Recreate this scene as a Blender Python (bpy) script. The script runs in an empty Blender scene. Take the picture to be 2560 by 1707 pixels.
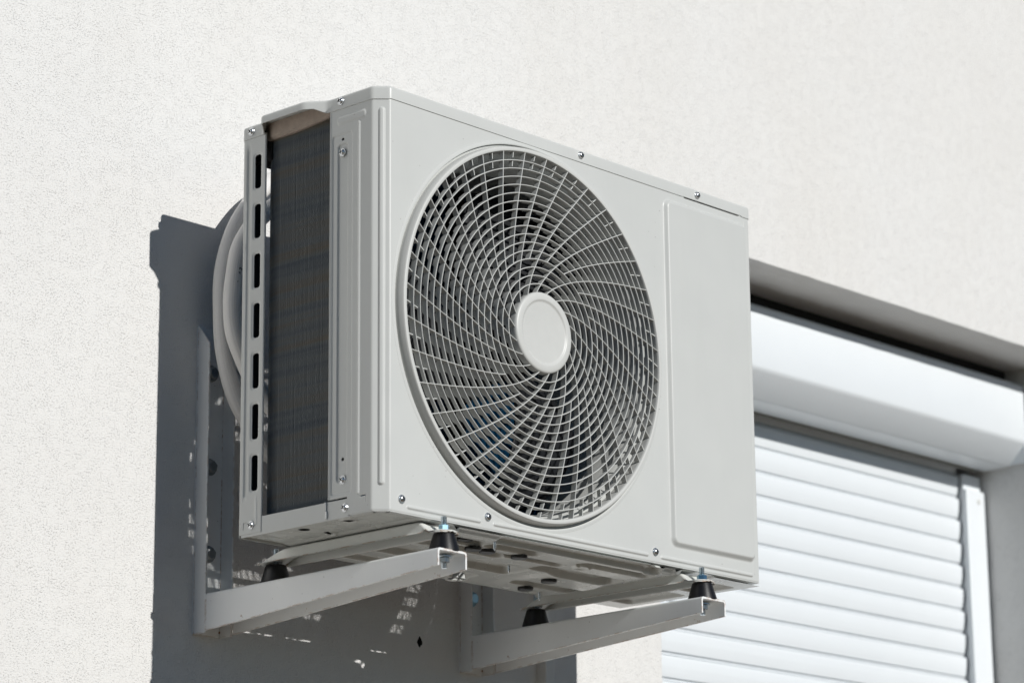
import bpy, bmesh, math, random
import numpy as np
from mathutils import Vector, Matrix
from mathutils.geometry import tessellate_polygon

R = math.radians
random.seed(5)
scn = bpy.context.scene
COL = scn.collection

# ------------------------------------------------------------------ camera
cam = bpy.data.objects.new("camera", bpy.data.cameras.new("camera"))
COL.objects.link(cam)
cam.location = (-2.51542, -2.95867, -0.72028)
cam.rotation_euler = (R(104.64186), R(0.55672), R(-47.27944))
cam.data.sensor_width = 36.0
cam.data.lens = 7382.125 / 2560 * 36.0
cam.data.clip_start = 0.05
cam.data.clip_end = 500
cam.data.dof.use_dof = True
cam.data.dof.aperture_fstop = 6.3
cam.data.dof.focus_distance = 3.93
scn.camera = cam

# ------------------------------------------------------------------ light
SUN_DIR = Vector((0.004, 1.0, -0.5)).normalized()      # direction the light travels
sun = bpy.data.objects.new("sun", bpy.data.lights.new("sun", 'SUN'))
COL.objects.link(sun)
sun.data.energy = 5.0
sun.data.angle = R(0.53)
sun.data.color = (1.0, 0.98, 0.945)
sun.rotation_euler = SUN_DIR.to_track_quat('-Z', 'Y').to_euler()
sun.location = (0, -6, 5)

w = bpy.data.worlds.new("World")
scn.world = w
w.use_nodes = True
nt = w.node_tree
sky = nt.nodes.new('ShaderNodeTexSky')
sky.sky_type = 'NISHITA'
sky.sun_disc = False
sky.sun_elevation = math.asin(-SUN_DIR.z)
sky.sun_rotation = R(180)
sky.air_density = 1.0
sky.altitude = 2500
sky.dust_density = 0.15
sky.ozone_density = 2.5
bg = nt.nodes['Background']
bg.inputs['Strength'].default_value = 0.05
tint = nt.nodes.new('ShaderNodeMix')
tint.data_type = 'RGBA'
tint.blend_type = 'MULTIPLY'
tint.inputs[0].default_value = 1.0
tint.inputs[7].default_value = (0.54, 0.81, 0.93, 1)      # a clear, deep blue day
nt.links.new(sky.outputs['Color'], tint.inputs[6])
nt.links.new(tint.outputs[2], bg.inputs['Color'])

scn.view_settings.view_transform = 'Standard'
scn.view_settings.look = 'None'
scn.view_settings.exposure = -0.40
scn.view_settings.gamma = 1.0


# ------------------------------------------------------------------ materials
def nodes_of(name):
    m = bpy.data.materials.new(name)
    m.use_nodes = True
    t = m.node_tree
    b = t.nodes['Principled BSDF']
    return m, t, b


def N(t, typ, **kw):
    n = t.nodes.new(typ)
    for k, v in kw.items():
        if k in n.inputs:
            n.inputs[k].default_value = v
        else:
            setattr(n, k, v)
    return n


def coords(t, scale=(1, 1, 1), kind='Object'):
    c = t.nodes.new('ShaderNodeTexCoord')
    mp = t.nodes.new('ShaderNodeMapping')
    mp.inputs['Scale'].default_value = scale
    t.links.new(c.outputs[kind], mp.inputs['Vector'])
    return mp.outputs['Vector']


def ramp(t, src, stops):
    r = t.nodes.new('ShaderNodeValToRGB')
    els = r.color_ramp.elements
    while len(els) < len(stops):
        els.new(0.5)
    for e, (p, c) in zip(els, stops):
        e.position = p
        e.color = c if len(c) == 4 else (*c, 1)
    t.links.new(src, r.inputs['Fac'])
    return r.outputs['Color']


def mix(t, fac, a, b):
    n = t.nodes.new('ShaderNodeMix')
    n.data_type = 'RGBA'
    if isinstance(fac, (int, float)):
        n.inputs[0].default_value = fac
    else:
        t.links.new(fac, n.inputs[0])
    for i, v in ((6, a), (7, b)):
        if isinstance(v, tuple):
            n.inputs[i].default_value = (*v, 1) if len(v) == 3 else v
        else:
            t.links.new(v, n.inputs[i])
    return n.outputs[2]


def bump(t, b, h, strength, dist):
    n = t.nodes.new('ShaderNodeBump')
    n.inputs['Strength'].default_value = strength
    n.inputs['Distance'].default_value = dist
    t.links.new(h, n.inputs['Height'])
    t.links.new(n.outputs['Normal'], b.inputs['Normal'])
    return n


def noise(t, vec, scale, detail=3, rough=0.5):
    n = N(t, 'ShaderNodeTexNoise', Scale=scale, Detail=detail, Roughness=rough)
    t.links.new(vec, n.inputs['Vector'])
    return n.outputs['Fac']


def mat_simple(name, col, rough=0.5, metal=0.0, var=0.08, nscale=60, spec=0.5, bmp=0.0):
    m, t, b = nodes_of(name)
    v = coords(t)
    f = noise(t, v, nscale, 4)
    lo = tuple(c * (1 - var) for c in col)
    hi = tuple(min(1, c * (1 + var)) for c in col)
    t.links.new(mix(t, f, lo, hi), b.inputs['Base Color'])
    b.inputs['Roughness'].default_value = rough
    b.inputs['Metallic'].default_value = metal
    b.inputs['Specular IOR Level'].default_value = spec
    if bmp:
        bump(t, b, noise(t, v, nscale * 6, 3), bmp, 0.0006)
    return m


def mat_paint(name, col, rough=0.36, speck=0.0, rust=0.0, orange=0.05, edge=0.0):
    """powder-coated sheet metal: faint mottling, dust, sparse specks and rust spots"""
    m, t, b = nodes_of(name)
    v = coords(t)
    big = noise(t, v, 9, 5, 0.6)
    c = mix(t, big, tuple(x * 0.955 for x in col), tuple(min(1, x * 1.03) for x in col))
    vs = coords(t, (1, 1, 0.12))
    streak = ramp(t, noise(t, vs, 45, 4, 0.65), [(0.52, (0, 0, 0)), (0.75, (1, 1, 1))])
    sm = N(t, 'ShaderNodeMath', operation='MULTIPLY')
    t.links.new(streak, sm.inputs[0])
    sm.inputs[1].default_value = 0.035
    c = mix(t, sm.outputs[0], c, tuple(x * y for x, y in zip(col, (0.62, 0.60, 0.55))))
    sp = N(t, 'ShaderNodeTexVoronoi', Scale=85.0)
    t.links.new(v, sp.inputs['Vector'])
    cell = ramp(t, sp.outputs['Distance'], [(0.04, (1, 1, 1)), (0.09, (0, 0, 0))])
    pick = ramp(t, sp.outputs['Color'], [(0.80 - speck, (0, 0, 0)), (0.84 - speck, (1, 1, 1))])
    mm = N(t, 'ShaderNodeMath', operation='MULTIPLY')
    t.links.new(cell, mm.inputs[0])
    t.links.new(pick, mm.inputs[1])
    m2 = N(t, 'ShaderNodeMath', operation='MULTIPLY')
    t.links.new(mm.outputs[0], m2.inputs[0])
    m2.inputs[1].default_value = 0.55
    c = mix(t, m2.outputs[0], c, (0.10, 0.08, 0.06))
    if rust:
        rn = ramp(t, noise(t, v, 34, 6, 0.7), [(0.735 - rust, (0, 0, 0)), (0.775 - rust, (1, 1, 1))])
        c = mix(t, rn, c, (0.30, 0.14, 0.05))
    if edge:
        # paint chipped to rust along the sheared edges
        be = t.nodes.new('ShaderNodeBevel')
        be.samples = 6
        be.inputs['Radius'].default_value = 0.0030
        ge = t.nodes.new('ShaderNodeNewGeometry')
        vm = t.nodes.new('ShaderNodeVectorMath')
        vm.operation = 'DOT_PRODUCT'
        t.links.new(be.outputs['Normal'], vm.inputs[0])
        t.links.new(ge.outputs['Normal'], vm.inputs[1])
        em = ramp(t, vm.outputs['Value'], [(0.86, (1, 1, 1)), (0.985, (0, 0, 0))])
        en = ramp(t, noise(t, v, 55, 5, 0.7), [(0.46, (0, 0, 0)), (0.56, (1, 1, 1))])
        ee = N(t, 'ShaderNodeMath', operation='MULTIPLY')
        t.links.new(em, ee.inputs[0])
        t.links.new(en, ee.inputs[1])
        e2 = N(t, 'ShaderNodeMath', operation='MULTIPLY')
        t.links.new(ee.outputs[0], e2.inputs[0])
        e2.inputs[1].default_value = 0.8 * edge
        c = mix(t, e2.outputs[0], c, (0.33, 0.17, 0.07))
    t.links.new(c, b.inputs['Base Color'])
    rr = ramp(t, noise(t, v, 25, 4), [(0.3, (rough - 0.06,) * 3), (0.7, (rough + 0.09,) * 3)])
    t.links.new(rr, b.inputs['Roughness'])
    b.inputs['Specular IOR Level'].default_value = 0.5
    bump(t, b, noise(t, v, 420, 2), orange, 0.0004)
    return m


PAINT = mat_paint('unit_paint', (0.572, 0.583, 0.566), 0.34)
PANPAINT = mat_paint('pan_paint', (0.545, 0.555, 0.53), 0.22)
PLASTIC = mat_simple('grille_plastic', (0.575, 0.58, 0.56), 0.42, var=0.04)
BRACKET = mat_paint('bracket_paint', (0.83, 0.84, 0.835), 0.40, speck=0.25, rust=0.055, orange=0.10, edge=1.0)
ZINC = mat_simple('zinc', (0.62, 0.68, 0.72), 0.26, 1.0, var=0.12, nscale=300)
ZINCBLUE = mat_simple('blue_zinc', (0.36, 0.56, 0.68), 0.30, 1.0, var=0.15, nscale=300)
SCREWM = mat_simple('screw_steel', (0.70, 0.72, 0.74), 0.24, 1.0, var=0.1, nscale=300)
DARK = mat_simple('recess_dark', (0.02, 0.02, 0.02), 0.7)
RUBBER = mat_simple('rubber', (0.007, 0.007, 0.008), 0.36, var=0.2, nscale=90, bmp=0.15)
BOLTM = mat_simple('weathered_bolt', (0.34, 0.35, 0.35), 0.45, 0.85, var=0.3, nscale=200)
BLACKPL = mat_simple('fan_plastic', (0.009, 0.010, 0.012), 0.55, var=0.2, spec=0.2)
FOAM = mat_simple('foam', (0.42, 0.345, 0.29), 0.95, var=0.25, nscale=120, bmp=0.8)
FOAMSHADE = mat_simple('foam_and_shade_black', (0.018, 0.018, 0.018), 0.95, var=0.3)  # real foam at the coil bend; elsewhere black stands for shade in gaps
COPPER = mat_simple('copper', (0.42, 0.22, 0.13), 0.45, 0.9, var=0.2)
WHITEALU = mat_simple('shutter_white', (0.785, 0.82, 0.845), 0.34, var=0.02, nscale=15)
TRUNK = mat_simple('trunking_pvc', (0.74, 0.73, 0.70), 0.45, var=0.05)
INK = mat_simple('ink', (0.03, 0.03, 0.03), 0.6)


def mat_fins(name, dusty):
    m, t, b = nodes_of(name)
    v = coords(t, (0.5, 0.5, 38))
    f = noise(t, v, 1.3, 5, 0.6)
    if dusty:
        c = ramp(t, f, [(0.33, (0.23, 0.26, 0.285)), (0.50, (0.33, 0.345, 0.35)), (0.67, (0.36, 0.315, 0.25))])
    else:
        c = ramp(t, f, [(0.3, (0.008, 0.10, 0.24)), (0.7, (0.016, 0.17, 0.36))])
    t.links.new(c, b.inputs['Base Color'])
    b.inputs['Roughness'].default_value = 0.42
    b.inputs['Metallic'].default_value = 0.2
    return m


FINDUST = mat_fins('dusty_fins', True)
FINBLUE = mat_fins('blue_fins', False)


def mat_stucco():
    m, t, b = nodes_of('white_stucco')
    v = coords(t)
    warp = noise(t, v, 6, 4)
    c = mix(t, warp, (0.755, 0.745, 0.725), (0.80, 0.795, 0.78))
    st = ramp(t, noise(t, coords(t, (1, 1, 0.35)), 2.2, 5, 0.6), [(0.45, (0, 0, 0)), (0.8, (1, 1, 1))])
    sm = N(t, 'ShaderNodeMath', operation='MULTIPLY')
    t.links.new(st, sm.inputs[0])
    sm.inputs[1].default_value = 0.25
    c = mix(t, sm.outputs[0], c, (0.70, 0.66, 0.60))
    t.links.new(c, b.inputs['Base Color'])
    b.inputs['Roughness'].default_value = 0.92
    b.inputs['Specular IOR Level'].default_value = 0.2
    # rubbed grain: fine even grit with scattered small pits
    g1 = noise(t, v, 380, 2, 0.5)
    g2 = noise(t, v, 250, 1, 0.5)
    p1 = ramp(t, g1, [(0.33, (0, 0, 0)), (0.45, (0.9, 0.9, 0.9)), (0.70, (1, 1, 1))])
    p2 = ramp(t, g2, [(0.30, (0, 0, 0)), (0.38, (1, 1, 1))])
    fine = noise(t, v, 760, 2, 0.6)
    waves = noise(t, v, 10, 3, 0.5)
    dens = ramp(t, noise(t, v, 55, 3, 0.6), [(0.36, (0.25, 0.25, 0.25)), (0.62, (1, 1, 1))])
    p1 = mix(t, dens, (0.93, 0.93, 0.93), p1)
    p2 = mix(t, dens, (1, 1, 1), p2)
    a0 = N(t, 'ShaderNodeMath', operation='MULTIPLY_ADD')
    t.links.new(p2, a0.inputs[0])
    a0.inputs[1].default_value = 0.55
    t.links.new(p1, a0.inputs[2])
    a1 = N(t, 'ShaderNodeMath', operation='MULTIPLY_ADD')
    t.links.new(fine, a1.inputs[0])
    a1.inputs[1].default_value = 0.8
    t.links.new(a0.outputs[0], a1.inputs[2])
    a2 = N(t, 'ShaderNodeMath', operation='MULTIPLY_ADD')
    t.links.new(waves, a2.inputs[0])
    a2.inputs[1].default_value = 1.6
    t.links.new(a1.outputs[0], a2.inputs[2])
    bump(t, b, a2.outputs[0], 0.72, 0.0013)
    return m


STUCCO = mat_stucco()


def mat_pipe():
    m, t, b = nodes_of('pipe_insulation')
    u = coords(t, (1, 1, 1), 'UV')
    wv = noise(t, coords(t, (0.25, 26, 1), 'UV'), 1.0, 4, 0.6)
    sm = noise(t, coords(t), 40, 4)
    c = mix(t, wv, (0.58, 0.56, 0.54), (0.95, 0.94, 0.92))
    f2 = N(t, 'ShaderNodeMath', operation='MULTIPLY')
    t.links.new(sm, f2.inputs[0])
    f2.inputs[1].default_value = 0.25
    c = mix(t, f2.outputs[0], c, (0.74, 0.71, 0.67))
    t.links.new(c, b.inputs['Base Color'])
    b.inputs['Roughness'].default_value = 0.6
    bump(t, b, wv, 0.7, 0.0012)
    return m


PIPE = mat_pipe()


def mat_ground():
    m, t, b = nodes_of('paving')
    v = coords(t)
    c = mix(t, noise(t, v, 3, 6, 0.6), (0.090, 0.064, 0.040), (0.125, 0.092, 0.060))
    t.links.new(c, b.inputs['Base Color'])
    b.inputs['Roughness'].default_value = 0.95
    bump(t, b, noise(t, v, 60, 4), 0.4, 0.01)
    return m


PAVING = mat_ground()


# ------------------------------------------------------------------ mesh helpers
def link(name, me, mats, parent=None, sharp=35):
    o = bpy.data.objects.new(name, me)
    COL.objects.link(o)
    for mm in (mats if isinstance(mats, (list, tuple)) else [mats]):
        me.materials.append(mm)
    if len(me.polygons):
        me.polygons.foreach_set('use_smooth', [True] * len(me.polygons))
        me.set_sharp_from_angle(angle=R(sharp))
    if parent:
        o.parent = parent
    return o


def tag(o, label, cat, group=None, kind=None):
    if label:
        o['label'] = label
    if cat:
        o['category'] = cat
    if group:
        o['group'] = group
    if kind:
        o['kind'] = kind
    return o


def thing(name, label, cat, loc=(0, 0, 0), group=None):
    o = bpy.data.objects.new(name, None)
    COL.objects.link(o)
    o.location = loc
    o.empty_display_size = 0.05
    return tag(o, label, cat, group)


class MB:
    def __init__(s):
        s.v, s.f, s.m = [], [], []

    def add(s, verts, faces, mi=0):
        n = len(s.v)
        s.v += [tuple(p) for p in verts]
        s.f += [tuple(i + n for i in f) for f in faces]
        s.m += [mi] * len(faces)

    def box(s, x0, x1, y0, y1, z0, z1, mi=0):
        p = [(x0, y0, z0), (x1, y0, z0), (x1, y1, z0), (x0, y1, z0), (x0, y0, z1), (x1, y0, z1), (x1, y1, z1), (x0, y1, z1)]
        s.add(p, [(3, 2, 1, 0), (4, 5, 6, 7), (0, 1, 5, 4), (1, 2, 6, 5), (2, 3, 7, 6), (3, 0, 4, 7)], mi)

    def loft(s, rings, caps=True, closed=True, mi=0):
        n = len(rings[0])
        V = [p for r in rings for p in r]
        Fs = []
        for k in range(len(rings) - 1):
            for i in range(n if closed else n - 1):
                j = (i + 1) % n
                Fs.append((k * n + i, k * n + j, (k + 1) * n + j, (k + 1) * n + i))
        if caps:
            Fs.append(tuple(range(n - 1, -1, -1)))
            Fs.append(tuple((len(rings) - 1) * n + i for i in range(n)))
        s.add(V, Fs, mi)

    def lathe(s, prof, origin, axis='z', seg=32, mi=0, mat=None):
        """prof: (r, h) pairs; axis z, or 'y' meaning h runs towards -y"""
        o = Vector(origin)
        rings = []
        for r, h in prof:
            ring = []
            for k in range(seg):
                a = 2 * math.pi * k / seg
                if axis == 'z':
                    p = Vector((r * math.cos(a), r * math.sin(a), h))
                elif axis == 'y':
                    p = Vector((r * math.cos(a), -h, r * math.sin(a)))
                else:
                    p = Vector((-h, -r * math.cos(a), r * math.sin(a)))
                ring.append(o + p)
            rings.append(ring)
        s.loft(rings, caps=(prof[0][0] > 1e-6 and prof[-1][0] > 1e-6) and mat is None, mi=mi)

    def tube(s, pts, r, seg=12, closed=False, mi=0):
        P = [Vector(p) for p in pts]
        rings = []
        n = len(P)
        up = Vector((0, 1, 0))
        for i in range(n):
            if closed:
                d = P[(i + 1) % n] - P[i - 1]
            else:
                d = P[min(i + 1, n - 1)] - P[max(i - 1, 0)]
            d.normalize()
            a = d.cross(up)
            if a.length < 1e-4:
                a = d.cross(Vector((1, 0, 0)))
            a.normalize()
            b_ = a.cross(d).normalized()
            rr = r[i] if isinstance(r, (list, tuple)) else r
            rings.append([P[i] + rr * (math.cos(2 * math.pi * k / seg) * a + math.sin(2 * math.pi * k / seg) * b_) for k in range(seg)])
        s.loft(rings, caps=True, mi=mi)

    def build(s, name, mats, parent=None, sharp=35, bev=0.0, solid=0.0):
        me = bpy.data.meshes.new(name)
        me.from_pydata(s.v, [], s.f)
        me.polygons.foreach_set('material_index', s.m)
        bm = bmesh.new()
        bm.from_mesh(me)
        bmesh.ops.recalc_face_normals(bm, faces=bm.faces)
        bm.to_mesh(me)
        bm.free()
        o = link(name, me, mats, parent, sharp)
        if bev:
            md = o.modifiers.new('bevel', 'BEVEL')
            md.width = bev
            md.segments = 2
            md.limit_method = 'ANGLE'
            md.angle_limit = R(40)
            md.harden_normals = False
        if solid:
            md = o.modifiers.new('solid', 'SOLIDIFY')
            md.thickness = solid
            md.offset = -1
        return o


def lines(lo, hi, step, fine):
    """grid lines from lo to hi at `step`, refined to given spacing inside `fine` = [(a,b,step)]"""
    out = list(np.arange(lo, hi, step)) + [hi]
    for a, b, st in fine:
        a, b = max(a, lo), min(b, hi)
        if b > a:
            out = [q for q in out if q < a - 1e-9 or q > b + 1e-9]
            out += list(np.linspace(a, b, max(2, int(round((b - a) / st)) + 1)))
    out = sorted(out)
    res = [out[0]]
    for q in out[1:]:
        if q - res[-1] > 1.5e-4:
            res.append(q)
    return np.array(res)


def sheet(name, us, vs, pos, nrm, h, mats, parent, mask=None, solid=0.0, sharp=50, flip=False):
    U, V = np.meshgrid(us, vs, indexing='ij')
    P = pos(U, V)
    Nn = nrm(U, V)
    H = h(U, V)
    P = P + Nn * H[..., None]
    nu, nv = U.shape
    idx = np.arange(nu * nv).reshape(nu, nv)
    q = np.stack([idx[:-1, :-1], idx[1:, :-1], idx[1:, 1:], idx[:-1, 1:]], -1).reshape(-1, 4)
    if mask is not None:
        Uc = (U[:-1, :-1] + U[1:, 1:]) / 2
        Vc = (V[:-1, :-1] + V[1:, 1:]) / 2
        keep = mask(Uc, Vc, U[:-1, :-1], U[1:, 1:], V[:-1, :-1], V[1:, 1:]).reshape(-1)
        q = q[keep]
    if flip:
        q = q[:, ::-1]
    used = np.unique(q)
    rm = np.full(nu * nv, -1)
    rm[used] = np.arange(len(used))
    me = bpy.data.meshes.new(name)
    me.from_pydata(P.reshape(-1, 3)[used].tolist(), [], rm[q].tolist())
    o = link(name, me, mats, parent, sharp)
    if solid:
        md = o.modifiers.new('solid', 'SOLIDIFY')
        md.thickness = solid
        md.offset = -1
    return o


def ss(x):
    x = np.clip(x, 0, 1)
    return x * x * (3 - 2 * x)


def rrect(X, Y, x0, x1, y0, y1, r, slope):
    """1 inside a rounded rectangle, falling to 0 over `slope` outside it"""
    cx, cy = (x0 + x1) / 2, (y0 + y1) / 2
    qx = np.abs(X - cx) - (x1 - x0) / 2 + r
    qy = np.abs(Y - cy) - (y1 - y0) / 2 + r
    dd = np.hypot(np.maximum(qx, 0), np.maximum(qy, 0)) + np.minimum(np.maximum(qx, qy), 0) - r
    return 1 - ss(dd / slope)


def fillet_path(pts, radii, step=0.0005):
    """poly-line in xy with rounded corners, densely sampled"""
    out = [np.array(pts[0], float)]
    for i in range(1, len(pts) - 1):
        p0, p1, p2 = [np.array(pts[k], float) for k in (i - 1, i, i + 1)]
        r = radii[i]
        a = (p0 - p1) / np.linalg.norm(p0 - p1)
        b = (p2 - p1) / np.linalg.norm(p2 - p1)
        ang = math.acos(np.clip(a @ b, -1, 1))
        tl = r / math.tan(ang / 2)
        s, e = p1 + a * tl, p1 + b * tl
        n = max(4, int(r * (math.pi - ang) / step))
        bis = (a + b) / np.linalg.norm(a + b)
        c = p1 + bis * (r / math.sin(ang / 2))
        a0 = math.atan2(*(s - c)[::-1])
        a1 = math.atan2(*(e - c)[::-1])
        da = (a1 - a0 + math.pi) % (2 * math.pi) - math.pi
        for k in range(n + 1):
            t = a0 + da * k / n
            out.append(c + r * np.array([math.cos(t), math.sin(t)]))
    out.append(np.array(pts[-1], float))
    P = np.array(out)
    L = np.concatenate([[0], np.cumsum(np.linalg.norm(np.diff(P, axis=0), axis=1))])
    keep = np.concatenate([[True], np.diff(L) > 1e-7])
    P, L = P[keep], L[keep]
    n = int(L[-1] / step)
    s = np.linspace(0, L[-1], n)
    return s, np.stack([np.interp(s, L, P[:, 0]), np.interp(s, L, P[:, 1])], 1)


# ------------------------------------------------------------------ dimensions (metres, wall plane is y = 0)
W, H, F, G, CH = 0.755, 0.555, 0.4254, 0.1646, 0.0165
LID = 0.0187
FX, FZ = 0.283, 0.274                     # fan centre
GROUND_Z = -2.45

# ------------------------------------------------------------------ setting: ground and wall
g = MB()
g.add([(-60, -80, GROUND_Z), (60, -80, GROUND_Z), (60, 6, GROUND_Z), (-60, 6, GROUND_Z)], [(0, 1, 2, 3)])
tag(g.build('ground', PAVING), None, None, kind='structure')


def house_wall():
    XL, XR, ZB, ZT = -9.0, 9.0, GROUND_Z - 0.05, 4.2
    wx0, wx1, wz0, wz1, dep = 1.0458, 2.298, -0.86, 0.6797, 0.30
    wob = random.Random(3)
    hole = [(0.0000, .0085), (.0032, .0045), (.0052, .0010), (.0058, -.0025), (.0040, -.0052), (.0022, -.0050), (.0010, -.0085),
            (-.0016, -.0078), (-.0036, -.0045), (-.0056, -.0012), (-.0040, .0022), (-.0022, .0052)]
    hole = [(0.5018 + a, -0.0617 + b) for a, b in hole]
    outer = [(XL, ZB), (XR, ZB), (XR, ZT), (XL, ZT)]
    # a plaster edge is never dead straight: the opening's outline wanders by a millimetre or so
    win = []
    def edge(a, b, n):
        for k in range(n):
            t = k / n
            win.append((a[0] + (b[0] - a[0]) * t + (wob.uniform(-.0005, .0005) if k else 0),
                        a[1] + (b[1] - a[1]) * t + (wob.uniform(-.0005, .0005) if k else 0)))
    edge((wx0, wz0), (wx1, wz0), 24)
    edge((wx1, wz0), (wx1, wz1), 30)
    edge((wx1, wz1), (wx0, wz1), 30)
    edge((wx0, wz1), (wx0, wz0), 30)
    loops = [outer, win, hole]
    tri = tessellate_polygon([[Vector((x, z, 0)) for x, z in l] for l in loops])
    flat = [p for l in loops for p in l]
    mb = MB()
    er = 0.006
    def inset(p):          # the arris of the opening is rounded over
        return p
    mb.add([(x, 0, z) for x, z in flat], tri)
    def rim(loop, d, cap):
        n = len(loop)
        cx = sum(p[0] for p in loop) / n
        cz = sum(p[1] for p in loop) / n
        rings = []
        for yy, k in ((0, 0), (d, 0)):
            rings.append([(x, yy, z) for x, z in loop])
        mb.loft(rings, caps=False)
        if cap:
            mb.add(rings[-1], [tuple(range(n))], 1)
    rim(hole, 0.03, True)
    for q in range(len(mb.m) - len(hole) - 1, len(mb.m)):
        mb.m[q] = 1  # hole sides and floor coloured dark, standing for the shade inside
    rim(win, dep, True)
    # back and sides so the wall has its thickness
    me = mb
    me.box(XL, XR, 0.42, 0.44, ZB, ZT)
    o = me.build('house_wall', [STUCCO, DARK], None, sharp=30)
    return tag(o, 'white rendered house wall with fine pitted grain behind the air conditioner', 'wall')


WALL = house_wall()

# ------------------------------------------------------------------ roller shutter
def roller_shutter():
    t = thing('roller_shutter', 'closed white roller shutter under its box in the window opening', 'roller shutter', (1.67, 0.2, -0.86))
    t_inv = Matrix.Translation((-1.67, -0.2, 0.86))
    x0, x1 = 1.046, 2.288
    # box: vertical front, 45 degree cut below, horizontal underside
    prof = [(0.110, 0.649), (0.102, 0.642), (0.100, 0.634), (0.100, 0.536), (0.1015, 0.531), (0.105, 0.527), (0.1405, 0.4915), (0.146, 0.489),
            (0.200, 0.489), (0.200, 0.500), (0.290, 0.500), (0.290, 0.649)]
    mb = MB()
    mb.loft([[(x, y, z) for y, z in prof] for x in (x0, x1)])
    mb.box(x1, x1 + .003, .103, .285, .492, .646)
    o = mb.build('shutter_box', WHITEALU, t, sharp=25)
    o.data.transform(t_inv)
    mb = MB()
    mb.box(x0, x1, .140, .285, .6495, .679)
    o = mb.build('gap_shade_fill', FOAMSHADE, t)  # black block added above the box so the gap looks deeply shaded
    o.data.transform(t_inv)
    # underside trim and brush seal
    mb = MB()
    mb.box(x0, x1 - .03, .2005, .206, .4845, .4888)
    o = mb.build('seal_strip', mat_simple('seal_grey', (.22, .215, .19), .7), t)
    o.data.transform(t_inv)
    # curtain: interlocking curved slats, one mesh
    pitch = 0.0443
    mb = MB()
    prof = []
    z = 0.486
    yc = 0.225
    nrow = 0
    ztop = 0.4285 + 2 * pitch
    while z > -0.86:
        zt = ztop - nrow * pitch
        prof.append((yc + 0.0100, zt - 0.0002))
        prof.append((yc - 0.0030, zt - 0.0006))
        prof.append((yc - 0.0040, zt - 0.0016))
        for k in range(0, 13):
            s_ = k / 12
            prof.append((yc - 0.0042 + 0.0046 * s_ ** 2.4, zt - 0.0024 - s_ * (pitch - 0.0098)))
        prof.append((yc + 0.0100, zt - pitch + 0.0070))
        prof.append((yc + 0.0100, zt - pitch + 0.0052))
        prof.append((yc + 0.0010, zt - pitch + 0.0048))
        prof.append((yc + 0.0010, zt - pitch + 0.0018))
        prof.append((yc + 0.0100, zt - pitch + 0.0014))
        nrow += 1
        z = zt - pitch
    rr = random.Random(2)
    xs = [x0 + .02, 1.3, 1.6, 1.9, 2.2265]
    mb.loft([[(x, y + rr.uniform(-.0002, .0002), zz) for y, zz in prof] for x in xs], caps=False, closed=False)
    o = mb.build('slat_curtain', WHITEALU, t, sharp=40, solid=0.0)
    o.data.transform(t_inv)
    for xa, xb in ((2.2285, 2.290), (1.047, 1.075)):
        mb = MB()
        mb.box(xa, xb, .203, .212, -.86, .447)
        mb.box(xa + .004, xb, .212, .262, -.86, .478)
        o = mb.build('guide_rail', WHITEALU, t, bev=0.002)
        o.data.transform(t_inv)
        if xa > 2:
            mb = MB()
            mb.lathe([(.0055, 0), (.0052, .001), (.0025, .0018), (0, .002)], (xa + .040, .203, .426), 'y', 16)
            s_ = mb.build('screw_cap', mat_simple('cap_grey', (.62, .62, .60), .5), o)
            s_.data.transform(t_inv)
    mb = MB()
    mb.box(x0, x1, .30 - .004, .299, -.86, .65)
    return t


roller_shutter()

# ------------------------------------------------------------------ cable trunking on the wall
mb = MB()
mb.box(.752, .7705, -.0195, .004, GROUND_Z, .06)
mb.box(.7512, .7528, -.0190, .004, GROUND_Z, .0595)
tag(mb.build('cable_trunking', TRUNK, None, bev=.0012), 'narrow square plastic trunking running down the wall in the shade', 'trunking')

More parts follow.
